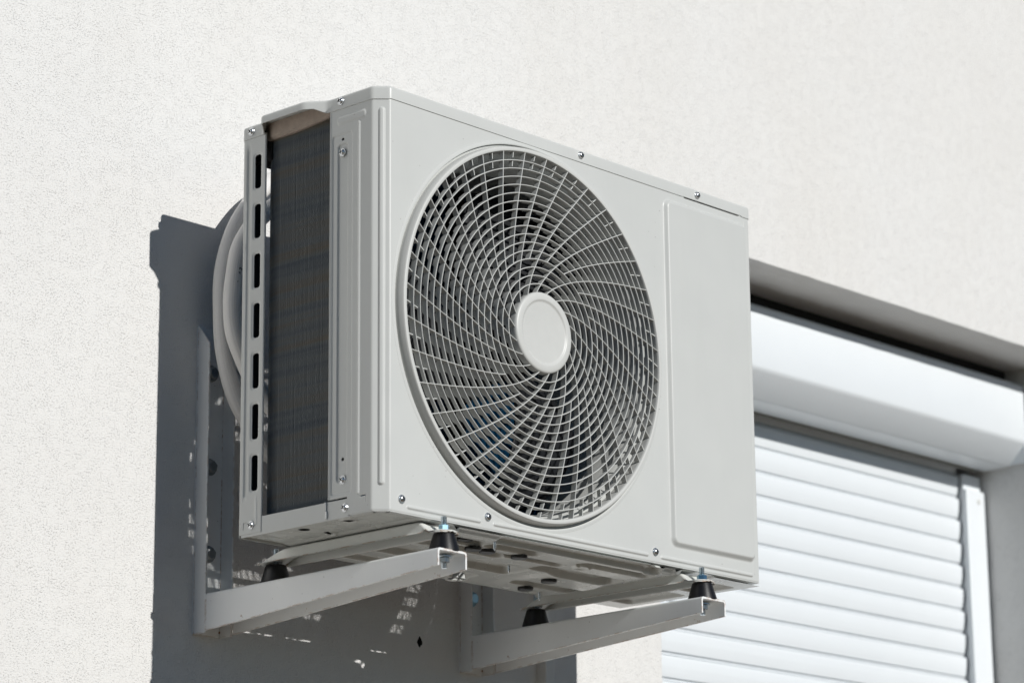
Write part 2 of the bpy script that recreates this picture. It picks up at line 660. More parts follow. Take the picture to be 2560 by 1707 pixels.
# ------------------------------------------------------------------ refrigerant line loops behind the unit
def pipes():
    t = thing('pipe_coil', 'looped white insulated refrigerant pipes between wall and unit', 'pipe', (.3, -.05, .1))
    inv = Matrix.Translation((-.3, .05, -.1))
    specs = [(.306, .3485, .2435, -.052, .0122, 4), (.2175, .3485, .1665, -.088, .0125, 9)]
    for cx, cz, r, y, tr, seed in specs:
        rr = random.Random(seed)
        pts, n = [], 120
        ph = [rr.uniform(0, 6.28) for _ in range(4)]
        for k in range(n + 1):
            a = R(-38) + R(352) * k / n
            wob = .0016 * math.sin(5 * a + ph[0]) + .0011 * math.sin(9 * a + ph[1])
            pts.append((cx + (r + wob) * math.cos(a), y + .0018 * math.sin(3 * a + ph[2]) - .012 * max(0, (k / n - .8)), cz + (r + wob) * math.sin(a)))
        # tail towards the valves hidden on the far side
        e = pts[0]
        tail = [(e[0] + .05 * i, y - .012 * i, e[2] - .02 * i) for i in range(6, 0, -1)]
        pts = tail + pts
        seg = 20
        m_ = MB()
        m_.tube(pts, [tr * (1 + .025 * math.sin(k * .9 + ph[3])) for k in range(len(pts))], seg)
        o = m_.build('pipe', PIPE, t)
        uv = o.data.uv_layers.new(name='UVMap')
        for poly in o.data.polygons:
            for li, vi in zip(poly.loop_indices, poly.vertices):
                ring, s_ = divmod(vi, seg)
                if s_ == 0 and max(v_ % seg for v_ in poly.vertices) > seg / 2 + 1:
                    s_ = seg
                uv.data[li].uv = (ring / 10, s_ / seg)
        o.data.transform(inv)
        if seed == 9:
            # faint black lettering printed along the foam, reading upwards
            bml = bmesh.new()
            d_ = Vector((-.70, -.71, 0)).normalized()
            for q, ch in enumerate('MD 13 42'):
                if ch == ' ':
                    continue
                cu = bpy.data.curves.new('printed_lettering', 'FONT')
                cu.body = ch
                cu.size = .0085
                cu.align_x = 'CENTER'
                cu.align_y = 'CENTER'
                cu.extrude = .0003
                tmp = bpy.data.objects.new('printed_lettering', cu)
                COL.objects.link(tmp)
                dg = bpy.context.evaluated_depsgraph_get()
                mc = bpy.data.meshes.new_from_object(tmp.evaluated_get(dg))
                bpy.data.objects.remove(tmp)
                a = math.pi + .05 - q * .0385          # along the loop, from below upwards
                tang = Vector((math.sin(a), 0, -math.cos(a)))
                out_ = Vector((math.cos(a), 0, math.sin(a)))
                dd = (d_.y * Vector((0, 1, 0)) + .10 * -out_).normalized()
                upv = dd.cross(tang).normalized()
                cpt = Vector((cx, y, cz)) + out_ * r + dd * (tr * 1.01)
                M3 = Matrix(((tang.x, upv.x, dd.x), (tang.y, upv.y, dd.y), (tang.z, upv.z, dd.z))).to_4x4()
                M3.translation = cpt
                mc.transform(M3)
                mc.transform(inv)
                bml.from_mesh(mc)
            me = bpy.data.meshes.new('printed_lettering')
            bml.to_mesh(me)
            bml.free()
            o2 = link('printed_lettering', me, INK, o)
    return t


pipes()

# ------------------------------------------------------------------ wall brackets
def bracket(name_loc, x, label):
    t = thing('wall_bracket', label, 'bracket', (x, 0, -.099), 'steel wall brackets under the unit')
    inv = Matrix.Translation((-x, 0, .099))
    wd, th, lw = .0495, .0028, .0258
    zb, zt = -.099, .326
    # upright: channel with its web on the wall; the legs' tops are cut on a slant
    mb = MB()
    mb.box(x, x + wd, -th, 0.002, zb, zt)
    for xa, xb in ((x, x + th), (x + wd - th, x + wd)):
        pr = [(-th, zb), (-lw, zb), (-lw, zt - .028), (-th, zt)]
        mb.loft([[(xx, yy, zz) for yy, zz in pr] for xx in (xa, xb)])
    o = mb.build('upright', BRACKET, t, bev=.0006)
    o.data.transform(inv)
    # arm: inverted channel tapering towards its tip
    aw = .0523
    xa = x + .0
    r = .004

    def sec(y, ztop, zbot):
        xl, xr = xa, xa + aw
        pts = [(xl, zbot)]
        for k in range(5):
            a = math.pi - math.pi / 2 * k / 4
            pts.append((xl + r + r * math.cos(a), ztop - r + r * math.sin(a)))
        for k in range(5):
            a = math.pi / 2 - math.pi / 2 * k / 4
            pts.append((xr - r + r * math.cos(a), ztop - r + r * math.sin(a)))
        pts += [(xr, zbot), (xr - th, zbot)]
        ri = r - th * .55
        for k in range(4):
            a = math.pi / 2 * k / 3
            pts.append((xr - th - ri + ri * math.cos(a), ztop - th - ri + ri * math.sin(a)))
        for k in range(4):
            a = math.pi / 2 + math.pi / 2 * k / 3
            pts.append((xl + th + ri + ri * math.cos(a), ztop - th - ri + ri * math.sin(a)))
        pts += [(xl + th, zbot)]
        return [(px, y, pz) for px, pz in pts]
    ys = np.linspace(-lw - .0004, -.4565, 9)
    rings = []
    for yy in ys:
        f = (yy + lw) / (-.4565 + lw)
        rings.append(sec(yy, -.0462 + .0042 * f, -.0968 + .0325 * f))
    mb = MB()
    mb.loft(rings)
    # weld bead where the arm meets the upright
    wr = random.Random(int(x * 1000))
    pts = [(x + .0006 + wr.uniform(-.0003, .0003), -lw - .0008, z) for z in np.linspace(-.095, -.048, 14)]
    mb.tube(pts, [.0010 + wr.uniform(-.0002, .0004) for _ in pts], 6)
    o = mb.build('arm', BRACKET, t, sharp=35)
    o.data.transform(inv)
    for zc in (.2624, .1319, .0122):
        mb = MB()
        mb.lathe([(.0118, 0), (.0118, .0014), (.0106, .0020)], (x + .0235, -th, zc), 'y', 24)
        ring = lambda hh, rr_: [(x + .0235 + rr_ * math.cos(k * math.pi / 3 + .3), -th - hh, zc + rr_ * math.sin(k * math.pi / 3 + .3)) for k in range(6)]
        mb.loft([ring(.0020, .0090), ring(.0075, .0090), ring(.0088, .0074)])
        o = mb.build('bolt', BOLTM if x < .3 else ZINCBLUE, t, bev=.0003)
        o.data.transform(inv)
    return t


bracket('a', .0685, 'white steel bracket under the slotted end of the unit, arm fully in view')
bracket('b', .5838, 'white steel bracket nearer the window, its arm shaded by the unit')

# ------------------------------------------------------------------ rubber feet with stud and nuts
def rubber_foot(x, y, label):
    zt, zb = -.0187, -.0435
    t = thing('rubber_foot', label, 'rubber foot', (x, y, zb), 'rubber mounts on the bracket arms')
    inv = Matrix.Translation((-x, -y, -zb))
    mb = MB()
    mb.lathe([(.0200, zb + .0004), (.0205, zb + .0016), (.0201, zb + .003), (.0141, zt - .0018), (.0136, zt - .0006), (.0128, zt)], (x, y, 0), 'z', 40)
    o = mb.build('rubber_cone', RUBBER, t)
    o.data.transform(inv)
    # threaded stud
    mb = MB()
    prof = []
    z = -.063
    prof.append((.0028, z))
    while z < .0030:
        prof += [(.0040, z + .0004), (.0034, z + .0010)]
        z += .00125
    prof.append((.0028, z + .0004))
    mb.lathe(prof, (x, y, 0), 'z', 18)
    o = mb.build('threaded_stud', ZINC, t, sharp=80)
    o.data.transform(inv)

    def nut(z0, z1, rot):
        m_ = MB()
        ring = lambda zz, rr: [(x + rr * math.cos(k * math.pi / 3 + rot), y + rr * math.sin(k * math.pi / 3 + rot), zz) for k in range(6)]
        m_.loft([ring(z0, .0062), ring(z0 + .0007, .0069), ring(z1 - .0007, .0069), ring(z1, .0062)])
        n_ = m_.build('nut', ZINCBLUE if z0 > -.03 else ZINC, t, sharp=20)
        n_.data.transform(inv)
    nut(-.0145, -.0076, .42 + x)
    nut(-.0555, -.0490, .1)
    mb = MB()
    mb.lathe([(.0042, -.0490), (.0104, -.0490), (.0108, -.0486), (.0108, -.0478), (.0104, -.0474), (.0042, -.0474)], (x, y, 0), 'z', 28)
    o = mb.build('washer', ZINC, t)
    o.data.transform(inv)
    mb = MB()
    mb.lathe([(.0042, -.0158), (.0092, -.0158), (.0095, -.0154), (.0095, -.0147), (.0042, -.0145)], (x, y, 0), 'z', 28)
    o = mb.build('washer', ZINC, t)
    o.data.transform(inv)
    return t


RX = (.1000, .6100)                      # rail centre lines
YF, YB = -.4370, -.1290
rubber_foot(RX[0], YF, 'black rubber foot at the open tip of the bracket arm by the slotted end')
rubber_foot(RX[0], YB, 'shaded black rubber foot near the wall on the bracket arm by the slotted end')
rubber_foot(RX[1], YF, 'black rubber foot at the open tip of the bracket arm nearer the window')
rubber_foot(RX[1], YB, 'nearly black rubber foot near the wall on the bracket arm nearer the window')

# ------------------------------------------------------------------ the air conditioner
AC = thing('air_conditioner', 'pale grey outdoor air conditioner with round spiral grille on wall brackets', 'air conditioner', (0, 0, 0))

# front panel: wraps from the coil side round the chamfered corner over the front
pts = [(0, -.3325), (0, -F + CH), (CH, -F), (W, -F), (W, -.30)]
S, PP = fillet_path(pts, [0, .0045, .0045, .0040, 0])
T = np.gradient(PP, axis=0)
T /= np.linalg.norm(T, axis=1)[:, None]
NX, NY = T[:, 1], -T[:, 0]
if (NY[len(NY) // 2] > 0):
    NX, NY = -NX, -NY
fr = np.where(PP[:, 1] < -F + 2e-5)[0]
S0, S1 = S[fr[0]], S[fr[-1]]
u_of_x = lambda x: S0 + (x - PP[fr[0], 0])
u_of_y = lambda y: (-.3325 - y)           # on the side strip
uch0, uch1 = u_of_y(-F + CH) + .0005, S0 - .0005
ucm = (uch0 + uch1) / 2


def fp_pos(U, V):
    return np.stack([np.interp(U, S, PP[:, 0]), np.interp(U, S, PP[:, 1]), V], -1)


def fp_nrm(U, V):
    return np.stack([np.interp(U, S, NX), np.interp(U, S, NY), 0 * V], -1)


PZ0, PZ1 = 0.0004, H - LID + .004


def fp_h(U, V):
    X = np.interp(U, S, PP[:, 0])
    Y = np.interp(U, S, PP[:, 1])
    front = (U > S0 - .001) & (U < S1 + .001)
    side = U < u_of_y(-.404)
    h = np.zeros_like(U)
    # raised service cover
    h += front * .0055 * rrect(X, V, .5655, .7375, .0345, .5195, .006, .0075)
    h += front * .0006 * rrect(X, V, .7425, .7435, .012, .530, .0005, .0012)
    # pressed beads along the bottom
    for a, b in ((.0475, .1775), (.2045, .5085), (.5385, .7365)):
        h += front * .0021 * rrect(X, V, a, b, .0085, .0105, .001, .0021)
    # bead down the chamfer
    h += .0026 * rrect(U, V, ucm - .0020, ucm + .0016, .035, .5235, .0018, .0026) * (U > uch0 - .004) * (U < uch1 + .004)
    # side strip pressings
    y = Y
    h += side * -.0022 * rrect(-y, V, .3465, .3615, .046, .488, .004, .0024)
    h += side * -.0013 * rrect(-y, V, .3375, .3715, .030, .5015, .003, .0020)
    h += side * .0016 * rrect(-y, V, .3850, .3862, .026, .512, .0005, .0022)
    h += side * .0014 * rrect(-y, V, .3475, .3960, .5175, .5245, .003, .0028)
    h += side * .0009 * (1 - ss((-y - .3325) / .003))
    # bottom turned edge
    h += -.0012 * (1 - ss((V - PZ0) / .002))
    return h


def fp_mask(Uc, Vc, U0, U1, V0, V1):
    X0, X1 = np.interp(U0, S, PP[:, 0]), np.interp(U1, S, PP[:, 0])
    dx = np.minimum(np.abs(X0 - FX), np.abs(X1 - FX))
    dz = np.minimum(np.abs(V0 - FZ), np.abs(V1 - FZ))
    hole = (np.hypot(dx, dz) < .2588) & (U0 > S0)
    Yc = np.interp(Uc, S, PP[:, 1])
    side = Uc < u_of_y(-.404)
    for zc in (.4955, .0745):
        hole |= side & (np.hypot(Yc + .3545, Vc - zc) < .0022)
    # nick in the lower end of the side strip, where the base shows
    hole |= side & (Yc > -.366) & (Vc < .0245)
    # open slot under the lid towards the valve end
    hole |= (U0 > S0) & (X0 > .606) & (X1 < .733) & (V1 > H - LID + .0003)
    # punched tab
    hole |= side & (np.abs(Yc + .3985) < .0006) & (np.abs(Vc - .018) < .0045)
    hole |= side & (np.abs(Yc + .3945) < .0045) & (np.abs(Vc - .0222) < .0006)
    return ~hole


us = lines(0, S[-1], .0026, [(0, S0 + .001, .0007), (u_of_x(.5555), u_of_x(.5675), .0009), (u_of_x(.7355), u_of_x(W) + .012, .0010),
                             (u_of_x(.0445), u_of_x(.0500), .0010), (u_of_x(.1755), u_of_x(.1800), .0012), (u_of_x(.2015), u_of_x(.2070), .0012),
                             (u_of_x(.5065), u_of_x(.5105), .0012), (u_of_x(.5355), u_of_x(.5405), .0012)])
vs = lines(PZ0, PZ1, .0026, [(PZ0, .038, .0008), (.0405, .050, .0012), (.485, PZ1, .0011), (.0715, .0775, .0007)])
sheet('front_panel', us, vs, fp_pos, fp_nrm, fp_h, PAINT, AC, fp_mask, solid=.001, sharp=60, flip=False)

# the panel's bottom edge is folded inwards
sel = (PP[:, 1] < -.368)
fo = np.stack([PP[:, 0] - NX * .0006, PP[:, 1] - NY * .0006], 1)[sel][::6]
fi = np.stack([PP[:, 0] - NX * .0115, PP[:, 1] - NY * .0115], 1)[sel][::6]
fi[:, 0] = np.clip(fi[:, 0], .0112, W - .0118)
fi[:, 1] = np.maximum(fi[:, 1], -F + .0115)
mb = MB()
mb.loft([[(a[0], a[1], .0002), (b[0], b[1], .0002), (b[0], b[1], .0012), (a[0], a[1], .0012)] for a, b in zip(fo, fi)])
mb.build('panel_flange', PAINT, AC)

# raised collar round the fan opening
mb = MB()
mb.lathe([(.2582, -.004), (.2582, .0002), (.2587, .0007), (.2598, .0009), (.2618, .0006), (.2638, .0002), (.2645, -.0008)], (FX, -F, FZ), 'y', 180, mat=1)
mb.build('fan_collar', PAINT, AC)

# lid ---------------------------------------------------------------
o_ = .0012
lp = [(-o_, -.180), (-o_, -.2030), (-o_ - .0010, -.2065), (-.0185, -.2195), (-.0205, -.2240), (-.0205, -.3020), (-o_ - .001, -.3270), (-o_, -.335),
      (-o_, -F + CH - .0005), (CH - .0005, -F - o_), (W + o_, -F - o_), (W + o_, -G + o_), (-o_, -G + o_), (-o_, -.180)]
rad = [0, .002, .002, .004, .004, .012, .010, .004, .0055, .0055, .005, .006, .006, 0]
LS, LPth = fillet_path(lp, rad, .0018)
LPth = LPth[:-1]
LT = np.roll(LPth, -1, 0) - np.roll(LPth, 1, 0)
LT /= np.linalg.norm(LT, axis=1)[:, None]
LN = np.stack([LT[:, 1], -LT[:, 0]], 1)
cen = LPth.mean(0)
if np.sum(LN * (LPth - cen)) < 0:
    LN = -LN


def skirt(p):
    x, y = p
    z = H - LID
    if x < -.0022 and -.333 < y < -.203:
        k = min(1, max(0, (-.0022 - x) / .010))
        z = H - LID + .0068 * k
    if y < -F and .603 < x < .735:
        z += .0011
    if y < -F and x < .603:
        z += .0006
    return z


rings = []
r_ = .0042
zb_ = [skirt(p) for p in LPth]
rings.append([(p[0] - n[0] * .0012, p[1] - n[1] * .0012, z) for p, n, z in zip(LPth, LN, zb_)])
rings.append([(p[0], p[1], z + .0004) for p, z in zip(LPth, zb_)])
for a in np.linspace(0, math.pi / 2, 6):
    off = r_ * (1 - math.cos(a))
    rings.append([(p[0] - n[0] * off, p[1] - n[1] * off, H - r_ + r_ * math.sin(a)) for p, n in zip(LPth, LN)])
mb = MB()
mb.loft(rings, caps=False)
# top face: gently crowned, filled from the last ring
top = rings[-1]
tri = tessellate_polygon([[Vector((p[0], p[1], 0)) for p in top]])
mb.add(top, tri)
under = [(p[0], p[1], H - .0030) for p in top]
mb.add(under, [t_[::-1] for t_ in tri])
mb.loft([[(p[0], p[1], p[2]) for p in rings[0]], [(q[0], q[1], q[2]) for q in under]], caps=False)
mb.build('lid', PAINT, AC, sharp=40)

# slotted rear corner post ------------------------------------------
zs_top = [.5129, .4445, .3765, .3090, .2412, .1735, .1057]
py0, py1 = -.2085, -.1676


def post_h(U, V):
    y = U
    h = -.0016 * rrect(-y, V, .1755, .1785, .052, .523, .001, .0022)
    h += .0007 * rrect(-y, V, .1668, .1725, .046, .528, .001, .0012)
    h += .0012 * rrect(-y, V, .1972, .1984, .0135, .046, .0006, .0020)
    # the strip steps in where it laps the base, slots have rolled lips
    for zt in zs_top:
        dd = rrect(-y, V, .1865, .2005, zt - .049, zt, .004, .0022)
        h -= .0011 * dd
    return h


def post_mask(Uc, Vc, *a):
    k = np.zeros_like(Uc, bool)
    for zt in zs_top:
        k |= rrect(-Uc, Vc, .1878, .1992, zt - .0475, zt - .0015, .0032, .0002) > .5
    k |= (np.abs(Uc + .1755) < .0007) & (np.abs(Vc - .0130) < .0045)
    k |= (np.abs(Uc + .1785) < .0036) & (np.abs(Vc - .0172) < .0007)
    return ~k


us = lines(py0, py1, .0012, [(-.2025, -.1845, .0006), (-.1795, -.1735, .0006)])
fine = []
for zt in zs_top:
    fine += [(zt - .052, zt - .043, .0008), (zt - .006, zt + .003, .0008)]
vs = lines(.0022, H - LID + .003, .006, fine + [(.0022, .022, .0007)])
sheet('corner_post', us, vs, lambda U, V: np.stack([0 * U, U, V], -1), lambda U, V: np.stack([-1 + 0 * U, 0 * U, 0 * U], -1),
      post_h, PAINT, AC, post_mask, solid=.0013, sharp=60, flip=True)
mb = MB()
# inward flanges of the post: towards the gap, and along the back
mb.box(.0002, .0022, -.2093, -.2084, .024, H - LID + .002)
mb.box(.0002, .0315, -.1677, -.1664, .006, H - LID + .002)
mb.build('post_flange', PAINT, AC, bev=.0004)
mb = MB()
mb.box(.0022, .0305, -.1700, -.1680, .030, .530)
mb.build('foam_and_shade_fill', FOAMSHADE, AC)  # added behind the slots, its black colour standing for the shade inside

# base pan -----------------------------------------------------------
BZ = -.0095
RECESS = [(.225, .545, -.4175, -.4085, .0050), (.235, .330, -.3985, -.3800, .0055), (.150, .225, -.397, -.372, .0050), (.150, .305, -.358, -.338, .0055),
          (.300, .410, -.362, -.350, .0055), (.155, .400, -.305, -.262, .0065), (.395, .560, -.338, -.312, .0065), (.440, .580, -.256, -.236, .0050),
          (.420, .560, -.392, -.376, .0055), (.150, .380, -.230, -.200, .0050), (.018, .060, -.385, -.362, .0035), (.018, .066, -.330, -.312, .0035),
          (.018, .066, -.268, -.246, .0035), (.018, .066, -.215, -.198, .0035), (.650, .735, -.39, -.33, .0040), (.650, .735, -.30, -.20, .0045)]
HOLES = [(.0260, -.3425, .0080), (.0310, -.2560, .0078), (.0670, -.2640, .0064), (.3771, -.1930, .0125)]
PLUGS = [(.2025, -.3747), (.2275, -.3663), (.2548, -.3657), (.3153, -.3665), (.3508, -.3637), (.4603, -.2890), (.4820, -.2254)]


def base_h(X, Y):
    h = np.zeros_like(X)
    ed = np.minimum(np.minimum(X, W - X), np.minimum(Y + F, -G - Y))
    h += .0065 * (1 - ss((ed - .002) / .012)) * (X > .14) * (X < .57) + .0015 * (1 - ss((ed - .002) / .008)) * (X <= .09)
    h += .0025 * (1 - ss((X - .072) / .012)) + .0088 * (1 - ss((X - .128) / .012)) + .0088 * ss((X - .574) / .012) * (1 - .35 * ss((X - .645) / .012))
    for x0, x1, y0, y1, dp in RECESS:
        h += dp * (1.0 if x1 < .08 else 1.55) * rrect(X, Y, x0, x1, y0, y1, .006, .0050)
    for x, y, r in HOLES:
        q = np.hypot(X - x, Y - y)
        h += -.0020 * (1 - ss((q - r - .002) / .004)) + .0016 * (1 - ss((q - r) / .002))
    for x, y in ((.440, -.3680), (.535, -.4130), (.60, -.35)):
        q = np.hypot(X - x, Y - y)
        h += -.0022 * (1 - ss((q - .013) / .004)) + .0022 * (1 - ss((q - .008) / .003))
    # shallow bowl under the compressor
    h += -.0040 * rrect(X, Y, .44, .56, -.31, -.20, .04, .02)
    return np.minimum(h, .0118)


def base_mask(Xc, Yc, *a):
    k = np.zeros_like(Xc, bool)
    for x, y, r in HOLES:
        k |= np.hypot(Xc - x, Yc - y) < r
    k |= (Xc + (Yc + F)) < CH + .0010
    return ~k


us = lines(.0006, W - .0006, .0022, [(.0006, .14, .0011)])
vs = lines(-F + .0008, -G - .0006, .0012, [])
BASE = sheet('base_pan', us, vs, lambda U, V: np.stack([U, V, BZ + 0 * U], -1), lambda U, V: np.stack([0 * U, 0 * U, 1 + 0 * U], -1),
             base_h, PANPAINT, AC, base_mask, sharp=70, flip=True)
mb = MB()
mb.box(.0006, .0016, -.3705, -.1700, -.0012, .0225)
mb.box(.0010, .0020, -.2098, -.1705, .0200, .0245)
mb.lathe([(.0024, .001), (.0024, .010), (.0012, .0120)], (.0006, -.3290, 0), 'z', 10)
mb.box(.0008, W - .0008, -G - .0020, -G - .0010, -.0012, .0250)
mb.box(W - .0016, W - .0006, -.36, -.17, -.0012, .0225)
mb.build('base_lip', PAINT, AC, bev=.0004)
mb = MB()
mb.box(.004, .125, -.400, -.172, .0042, .0056)
mb.build('foam_and_shade_fill', FOAMSHADE, AC)  # dark plate added above the pan so its holes look shaded
# a small pressed rib on the lip
mb = MB()
mb.loft([[(.0006 + dx, y, z) for y, z in ((-.3255, .0225), (-.3255, .0130), (-.3265, .0112), (-.3285, .0112), (-.3295, .0130), (-.3295, .0225))] for dx in (.0004, -.0020)])
mb.build('lip_rib', PAINT, AC, bev=.0006)
for x, y in PLUGS:
    zz = BZ + float(base_h(np.array([x]), np.array([y]))[0])
    mb = MB()
    mb.lathe([(.0108, zz + .0004), (.0112, zz - .0010), (.0111, zz - .0030), (.0100, zz - .0042)], (x, y, 0), 'z', 30)
    mb.build('rubber_plug', RUBBER, BASE)
for x, y in ((.2218, -.4100), (.3580, -.3090), (.5257, -.2120), (.62, -.385)):
    zz = BZ + float(base_h(np.array([x]), np.array([y]))[0])
    mb = MB()
    pr = [(.0020, zz + .001)]
    z = zz
    while z > zz - .009:
        pr += [(.0022, z), (.0015, z - .0007)]
        z -= .0014
    pr.append((.0002, z - .002))
    mb.lathe(pr, (x, y, 0), 'z', 12)
    mb.build('screw_tip', ZINC, BASE, sharp=80)

# mounting rails: shallow channels ending in flat tabs over the rubber feet
def rail(xc):
    """pressed channel, open below; at both ends the web dips to a rounded tab that sits on the rubber"""
    hw, th = .020, .0026
    ztop, ztab, zlow = -.0026, -.0158, -.0178
    ys = np.concatenate([np.linspace(YF - .0150, YF + .026, 42), np.linspace(YF + .030, YB - .060, 24), np.linspace(YB - .056, YB + .0205, 50)])
    outer, inner = [], []
    for y in ys:
        tf = min(1, max(0, (y - (YF + .0055)) / .022))
        tb = min(1, max(0, ((YB + .006) - y) / .052))
        kf = tf * tf * (3 - 2 * tf)
        kb = 1 - (1 - tb) ** 1.7
        up = kf * kb
        zt = ztab + (ztop - ztab) * up
        lowf = float(ss(np.array((y - (YF + .013)) / .006)))
        lowb = float(ss(np.array(((YB + .019) - y) / .006)))
        zl = min(zt - th, zt - th + (zlow - (zt - th)) * lowf * lowb)
        dend = min(y - (YF - .0150), (YB + .0206) - y)
        half = hw if dend > .013 else hw * math.sqrt(max(.02, 1 - (1 - dend / .013) ** 2))
        r_ = min(.0035, half * .4)
        gro = .0016 * up
        o_, n_ = [], []
        # left foot, left wall, web with a pressed groove, right wall, right foot
        lipw = .0024 * lowf * lowb
        o_ += [(-half - lipw, zl), (-half - lipw * .3, zl + .0012), (-half, zl + .0026 if zl + .0026 < zt - r_ else zl * .5 + (zt - r_) * .5)]
        for k in range(5):
            a = math.pi - math.pi / 2 * k / 4
            o_.append((-half + r_ + r_ * math.cos(a), zt - r_ + r_ * math.sin(a)))
        for k in range(1, 8):
            s_ = -1 + 2 * k / 8
            o_.append((s_ * (half - r_), zt - gro * float(1 - ss(np.array((abs(s_) - .35) / .25)))))
        o_ += [(-p[0], p[1]) for p in o_[:8][::-1]]
        outer.append([(xc + p[0], y, p[1]) for p in o_])
        m = len(o_)
        for q, p in enumerate(o_):
            if q < 3:
                n_.append((p[0] + th * .8, p[1]))
            elif q >= m - 3:
                n_.append((p[0] - th * .8, p[1]))
            elif q < 8:
                f = (q - 3) / 4
                n_.append((p[0] + th * .8 * (1 - f), max(zl, p[1] - th * f)))
            elif q >= m - 8:
                f = (m - 4 - q) / 4
                n_.append((p[0] - th * .8 * (1 - f), max(zl, p[1] - th * f)))
            else:
                n_.append((p[0], p[1] - th))
        inner.append([(xc + p[0], y, p[1]) for p in n_])
    rings = [o_ + i_[::-1] for o_, i_ in zip(outer, inner)]
    mb = MB()
    mb.loft(rings)
    o = mb.build('mounting_rail', RAILPAINT, AC, sharp=40)
    return o


RAILPAINT = mat_paint('rail_paint', (0.68, 0.69, 0.66), 0.38, speck=0.1, rust=0.03, orange=0.05, edge=0.9)
for xc in RX:
    rail(xc)

# condenser coil: L of thin upright fins, tubes through them ----------
ACX, ACY, RO, DEP = .062, -.2255, .050, .021
fin_pos = []
pitch = .0017
y = -.3385
while y < ACY:
    fin_pos.append(((.012, y), (1, 0), 0))
    y += pitch
nA = int(RO * math.pi / 2 / pitch)
for k in range(nA + 1):
    a = math.pi - math.pi / 2 * k / nA
    fin_pos.append(((ACX + RO * math.cos(a), ACY + RO * math.sin(a)), (-math.cos(a), -math.sin(a)), 0 if k < nA * .45 else 1))
x = ACX + pitch
while x < .545:
    fin_pos.append(((x, ACY + RO), (0, -1), 1))
    x += pitch
mb = MB()
rz = random.Random(8)
for (px, py), (dx, dy), mi in fin_pos:
    tt = .00012
    tx, ty = -dy * tt, dx * tt
    ln = DEP if mi or dx == 1 else DEP
    jit = rz.uniform(-.0002, .0002)
    lean = .00115 + rz.uniform(-.00022, .00022) if mi else rz.uniform(-.00018, .00018)
    ax, ay = px + dx * jit - dy * lean, py + dy * jit + dx * lean
    bx, by = px + dx * ln, py + dy * ln
    z0, z1 = .0215, .5460
    P = [(ax - tx, ay - ty), (ax + tx, ay + ty), (bx + tx, by + ty), (bx - tx, by - ty)]
    mb.add([(p[0], p[1], z0) for p in P] + [(p[0], p[1], z1) for p in P],
           [(0, 1, 5, 4), (1, 2, 6, 5), (2, 3, 7, 6), (3, 0, 4, 7)], mi)
mb.build('condenser_fins', [FINDUST, FINBLUE], AC)
mb = MB()
for k in range(25):
    z = .034 + k * .0211
    path = [(.012 + DEP / 2, -.340, z)]
    for q in range(9):
        a = math.pi - math.pi / 2 * q / 8
        rr = RO - DEP / 2
        path.append((ACX + rr * math.cos(a), ACY + rr * math.sin(a), z))
    path.append((.550, ACY + RO - DEP / 2, z))
    mb.tube(path, .0042, 8)
mb.build('condenser_tubes', COPPER, AC)
# tan foam along the top of the coil, black foam at its bend
mb = MB()
path = [(.0112, -.336)]
path += [(.0112, -.30), (.0112, -.26), (.0112, -.235)]
for q in range(1, 7):
    a = math.pi - math.pi / 2 * q / 6 * .55
    path.append((ACX + (RO + .0008) * math.cos(a), ACY + (RO + .0008) * math.sin(a)))
fr_ = random.Random(4)
rings = []
for i, (px, py) in enumerate(path):
    zl = .5305 + .0065 * max(0, (-py - .26) / .076) + fr_.uniform(-.0007, .0007)
    rings.append([(px - .003, py, zl), (px - .0065, py, zl + .003), (px - .008, py, .5515), (px + .010, py, .5515), (px + .010, py, zl)])
mb.loft(rings)
mb.build('foam_strip', FOAM, AC)
mb = MB()
mb.box(.014, .095, -.206, -.172, .505, .5505)
mb.box(.0120, .030, -.3505, -.3370, .0225, .5345)
mb.build('foam_and_shade_fill', FOAMSHADE, AC, bev=.002)

# hidden faces of the cabinet: right side with the valve cover, back rail, partition
mb = MB()
mb.box(W - .0012, W, -.300, -G, .0, H - LID)
mb.box(W + .0002, .842, -.345, -.205, .045, .33)
mb.build('side_cover', PAINT, AC, bev=.003)
mb = MB()
mb.box(.548, .5492, -.405, -.17, .002, .535)
mb.box(.5505, .75, -.166, -.1648, .0, .537)
mb.build('partition', PAINT, AC)
for zz in (.19, .36):
    pass

# fan shroud (bellmouth) ---------------------------------------------
mb = MB()
mb.lathe([(.2575, -.0025), (.2520, -.0045), (.2445, -.010), (.2385, -.019), (.2355, -.030), (.2350, -.072)], (FX, -F, FZ), 'y', 128, mat=1)
mb.build('fan_shroud', PAINT, AC)

# fan: three broad swept blades on a hub --------------------------------
FAN = MB()
FAN.lathe([(.0, .020), (.040, .020), (.050, .014), (.052, .0), (.052, -.050), (.046, -.055)], (FX, -.368, FZ), 'y', 48, mat=1)
FANO = FAN.build('fan', BLACKPL, AC)
for b_ in range(3):
    mb = MB()
    rows = []
    nr_, nc_ = 12, 14
    for i in range(nr_):
        r = .050 + (.226 - .050) * i / (nr_ - 1)
        wid = R(56 + 16 * (i / (nr_ - 1)))
        swp = -R(24) * (i / (nr_ - 1)) ** 1.5
        row = []
        for j in range(nc_):
            s_ = j / (nc_ - 1)
            a = R(120 * b_ + 82) + swp + wid * (s_ - .5)
            tip = 1 - .05 * (2 * s_ - 1) ** 2 * (i / (nr_ - 1))
            depth = .040 * (s_ - .5) * (1.15 - .35 * i / (nr_ - 1)) + .008 * math.sin(math.pi * s_)
            row.append((FX + r * tip * math.cos(a), -.345 + depth, FZ + r * tip * math.sin(a)))
        rows.append(row)
    mb.loft(rows, caps=False, closed=False)
    mb.build('fan_blade', BLACKPL, FANO, solid=.0025)
mb = MB()
